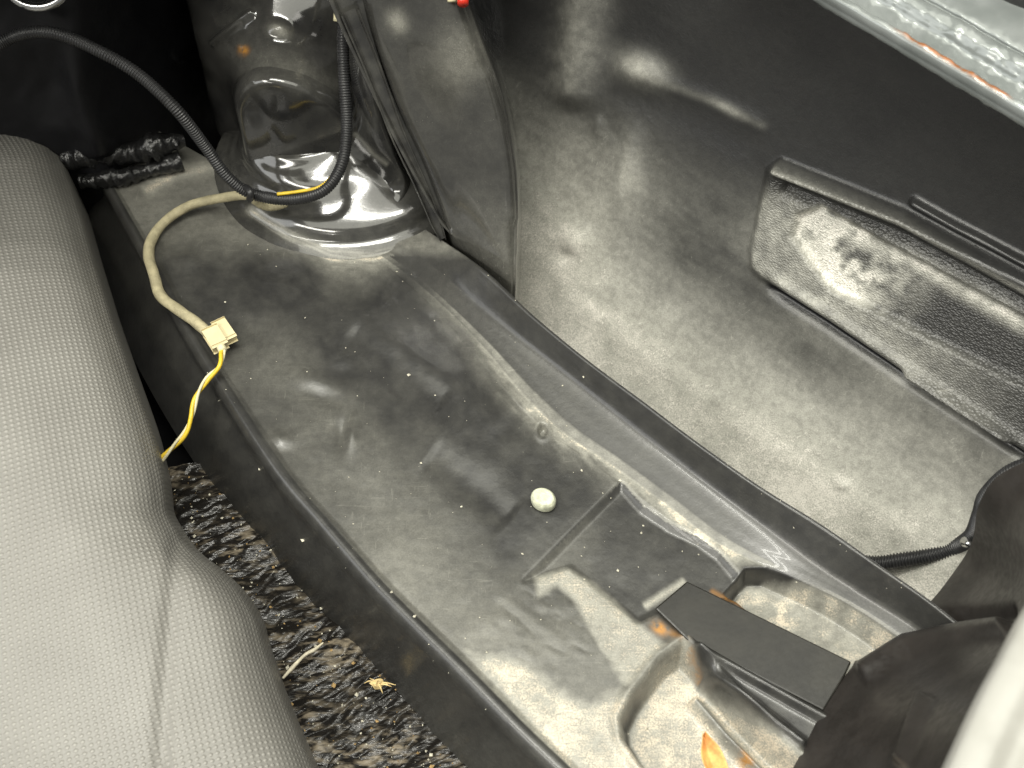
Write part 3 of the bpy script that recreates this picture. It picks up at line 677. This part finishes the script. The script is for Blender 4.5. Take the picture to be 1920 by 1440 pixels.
# connector: two ivory housings side by side
def housing(name, a, b, wd, hh, mat):
    import bmesh
    a, b = np.array(a), np.array(b); ax = b - a; L = np.linalg.norm(ax); ax /= L
    sd = np.cross(ax, [0, 0, 1]); sd /= np.linalg.norm(sd); u = np.cross(sd, ax)
    bm = bmesh.new(); bmesh.ops.create_cube(bm, size=1.0)
    for v in bm.verts:
        c0 = v.co.copy(); q = (a + b) / 2 + ax * c0.x * L + sd * c0.y * wd + u * c0.z * hh; v.co = q
    bmesh.ops.bevel(bm, geom=bm.edges[:], offset=.0018, segments=3, affect='EDGES', profile=.6)
    me = bpy.data.meshes.new(name); bm.to_mesh(me); bm.free(); me.materials.append(mat)
    return link(bpy.data.objects.new(name, me))
l3 = housing('connector', at(394, 620, .014), at(413, 650, .014), .0092, .007, M['connector'])
l4 = housing('connector', at(410, 606, .011), at(431, 637, .011), .0080, .006, M['connector'])
l5 = tube('terminal', [at(414, 650, .016), at(418, 658, .016)], .0035, M['cream'], None, ns=8, pts=6)
def twist(path, off, ph, r, mat, name):
    p = resample(path, 160); t = np.gradient(p, axis=0); t /= np.linalg.norm(t, axis=1, keepdims=True)
    n = np.cross(t, [0, 0, 1.0]); n /= np.linalg.norm(n, axis=1, keepdims=True); b = np.cross(n, t)
    s = np.linspace(0, 1, 160); a = ph + s * 2 * math.pi * 2.3
    q = p + off * (np.cos(a)[:, None] * n + np.sin(a)[:, None] * b)
    return tube(name, q[::4], r, mat, None, ns=8, pts=120)
wp = [at(*p) for p in ((418, 654, .016), (412, 685, .015), (388, 712, .010), (368, 745, .002), (358, 785, -.005), (345, 815, -.012), (318, 845, -.02), (285, 880, -.03))]
l6 = twist(wp, .0010, 0, .0017, M['yellow'], 'yellow_wire'); l7 = twist(wp, .0013, math.pi, .0012, M['cream'], 'white_wire')
under(lead, l1, l2, l3, l4, l5, l6, l7)
tag(lead, 'beige cloth taped wiring lead with ivory connector and twisted yellow wires', 'wiring')

rc = empty('corrugated_tube', at(1720, 1050, -.05))
a1 = tube('ribbed_sleeve', [at(*p) for p in ((1600, 1052, -.085), (1645, 1056, -.08), (1690, 1050, -.075), (1740, 1042, -.068), (1790, 1026, -.055), (1822, 1004, -.03), (1838, 965, .0), (1850, 930, .03), (1890, 890, .06), (1940, 868, .08))], .0055, M['conduit'], None, ns=12, pts=700, rib=.0024, ribdepth=.0006)
under(rc, a1)
tag(rc, 'thin black corrugated tube lying in the well beside the dark tail panel', 'cable')
tag(tube('rivet', [at(1810, 1016, -.02), at(1816, 1020, -.012)], [.004, .002], M['steel'], None, ns=10, pts=6), 'small shiny metal clip end by the corrugated tube', 'clip')

# ------------------------------------------------------------------ small loose things
def pebble(name, c, r, mat, squash=(1, 1, 1), amp=.15, seed=0, res=(16, 12)):
    th = np.linspace(0, math.pi, res[1]); ph_ = np.linspace(0, 2 * math.pi, res[0], endpoint=False)
    k = 1 + amp * 2 * fbm(th[:, None] * 2 + seed, np.sin(ph_)[None, :] * 2 + seed, 2)
    V = np.stack([np.sin(th)[:, None] * np.cos(ph_), np.sin(th)[:, None] * np.sin(ph_), np.cos(th)[:, None] + 0 * ph_], -1) * k[..., None] * r * np.array(squash)
    return raw(name, V.reshape(-1, 3) + np.asarray(c), gridfaces(res[1], res[0], True), mat)
# cream oval plug: rounded cap with a flange
c0 = at(1019, 934, .004); ang = math.radians(-38)
pf = spline(np.array([(0, .0030), (.5, .0030), (.78, .0026), (.9, .0014), (.97, .0002), (1.0, -.0015), (.98, -.005)]), np.linspace(0, 6, 30))
a = np.linspace(0, 2 * math.pi, 40, endpoint=False)
V = []
for r, z in pf:
    X = r * .0096 * np.cos(a); Y = r * .0080 * np.sin(a)
    V.append(np.stack([X * math.cos(ang) - Y * math.sin(ang), X * math.sin(ang) + Y * math.cos(ang), z + 0 * a], 1) + c0)
tag(raw('rubber_plug', np.array(V).reshape(-1, 3), gridfaces(len(pf), 40, True), M['plug']), 'cream oval rubber plug set in the middle of the dusty floor panel', 'plug')

# dry leaf
mid = resample([at(1318, 1378, .016), at(1328, 1410, .010), at(1345, 1450, .010), at(1362, 1490, .006)], 40); wv = np.sin(np.linspace(0.02, 0.93, 40) * math.pi) ** 0.8 * .0068
t = np.gradient(mid, axis=0); t /= np.linalg.norm(t, axis=1, keepdims=True); sd = np.cross(t, [0, 0, 1.0])
G = np.stack([mid + sd * (wv * x)[:, None] + np.array([0, 0, 1]) * (np.abs(x) ** 1.3 * .006 + .0012 * np.sin(np.linspace(0, 9, 40) + x))[:, None] for x in np.linspace(-1, 1, 15)], 1)
lf = sheet('dry_leaf', G, M['leaf']); m_ = lf.modifiers.new('thickness', 'SOLIDIFY'); m_.thickness = .0004
tag(lf, 'dry orange leaf lying in the floor recess below the strap bracket', 'leaf')

tag(tube('stalk', [at(530, 1272, -.066), at(552, 1248, -.064), at(572, 1228, -.066), at(590, 1218, -.064), at(606, 1205, -.066)], [.0009, .0016, .0012, .0015, .0006], M['twig'], None, ns=8, pts=40), 'pale dry stalk lying across the black tar sheet', 'stalk')

# straw-coloured tuft: a body with thin bent fibres, one object
Vs, Fs = [], []
def addm(V, f):
    o = sum(len(v) for v in Vs); Vs.append(np.asarray(V)); Fs.extend([tuple(int(i) + o for i in q) for q in f])
tc = at(708, 1282, -.062)
for k in range(9):
    a = random.choice([0.2, 2.6, -0.6]) + random.uniform(-.6, .6); L = random.uniform(.003, .013); d = np.array([math.cos(a), math.sin(a), random.uniform(.0, .35)])
    p = [tc + d * .0005, tc + d * L * .5 + [0, 0, .0015], tc + d * L + np.array([random.uniform(-.002, .002), random.uniform(-.002, .002), -.001])]
    addm(*tube_arrays(p, [.0008, .0006, .0002], ns=5, pts=8))
th = np.linspace(0, math.pi, 8); ph_ = np.linspace(0, 6.283, 10, endpoint=False)
addm((np.stack([np.sin(th)[:, None] * np.cos(ph_) * .0042, np.sin(th)[:, None] * np.sin(ph_) * .0028, np.cos(th)[:, None] * .003 + 0 * ph_], -1) * (.7 + .8 * RNG.random((8, 10, 1)))).reshape(-1, 3) + tc, gridfaces(8, 10, True))
tag(raw('straw_tuft', np.concatenate(Vs), Fs, M['straw'], flat=True), 'straw coloured tuft of dry fibres by the edge of the black panel', 'tuft')

# ring in the upper left corner, red lamp corner at the top
c0 = at(70, -42, .20); a = np.linspace(0, 2 * math.pi, 60)
ringp = np.stack([c0[0] + .024 * np.cos(a), c0[1] + .016 * np.sin(a), c0[2] + .014 * np.sin(a)], 1)
tag(tube('steel_ring', ringp, .0038, M['steel'], None, ns=14, pts=100, closed_ends=False), 'bright steel ring at the dark upper left corner', 'ring')
rl = empty('marker_lamp', at(870, -5, .19))
q1 = tube('lens', [at(868, 8, .205), at(868, -30, .21)], [.004, .006], M['red'], None, ns=12, pts=12)
q2 = tube('bulb_holder', [at(848, 4, .20), at(846, -40, .21)], [.0035, .0045], M['cream'], None, ns=12, pts=12)
under(rl, q1, q2)
tag(rl, 'small red marker lamp with cream holder above the inner wing', 'lamp')

# loose grit
def grit(name, label, spots, mat):
    Vv, Ff = [], []; o = 0
    b = np.array([(0, 0, 1), (1, 0, 0), (0, 1, 0), (-1, 0, 0), (0, -1, 0), (0, 0, -1)], float)
    tri = [(0, 1, 2), (0, 2, 3), (0, 3, 4), (0, 4, 1), (5, 2, 1), (5, 3, 2), (5, 4, 3), (5, 1, 4)]
    for p, r in spots:
        k = b * r * (0.6 + 0.8 * RNG.random((6, 1))); k[:, 0] *= random.uniform(.7, 1.6)
        a = random.uniform(0, 6.28); R_ = np.array([[math.cos(a), -math.sin(a), 0], [math.sin(a), math.cos(a), 0], [0, 0, .8]])
        Vv.append(k @ R_.T + p); Ff += [tuple(i + o for i in t_) for t_ in tri]; o += 6
    ob = raw(name, np.concatenate(Vv), Ff, mat, flat=True); tag(ob, label, 'grit', kind='stuff'); return ob
FV = np.empty(len(fl.data.vertices) * 3, np.float32); fl.data.vertices.foreach_get('co', FV); FV = FV.reshape(-1, 3)
fx, fy = proj(FV.astype(float)); idx = np.where((fx > 250) & (fx < 1700) & (fy > 330) & (fy < 1440) & (FV[:, 2] > -.03))[0]
def rs(): return min(.0011, .00032 * math.exp(random.gauss(0, .5)))
sp = [(FV[i] + [0, 0, .0002], rs()) for i in RNG.choice(idx, 220)]
for x, y, r in ((768, 704, .0014), (568, 1015, .0014), (1162, 900, .0014), (1090, 882, .0011), (1202, 1000, .0010), (1160, 1070, .0011), (790, 870, .0010), (735, 1110, .0012), (540, 1077, .0014), (600, 1143, .0014), (1095, 707, .0010)):
    k = np.argmin((fx - x) ** 2 + (fy - y) ** 2); sp.append((FV[k] + [0, 0, .0006], r))
grit('floor_grit', 'pale specks of grit scattered over the dusty black floor panel', sp, M['grit'])
TV = np.empty(len(tagged.data.vertices) * 3, np.float32); tagged.data.vertices.foreach_get('co', TV); TV = TV.reshape(-1, 3)
tx, ty = proj(TV.astype(float)); idx = np.where((tx > 310) & (tx < 900) & (ty > 880) & (ty < 1440))[0]
grit('sheet_grit', 'pale crumbs of dirt scattered over the crinkled tar sheet', [(TV[i] + [0, 0, .0004], rs() * 1.6) for i in RNG.choice(idx, 420)], M['grit'])
grit('sheet_soil', 'brown crumbs of dirt scattered over the crinkled tar sheet', [(TV[i] + [0, 0, .0003], rs() * 2.0) for i in RNG.choice(idx, 200)], M['grit_dark'])
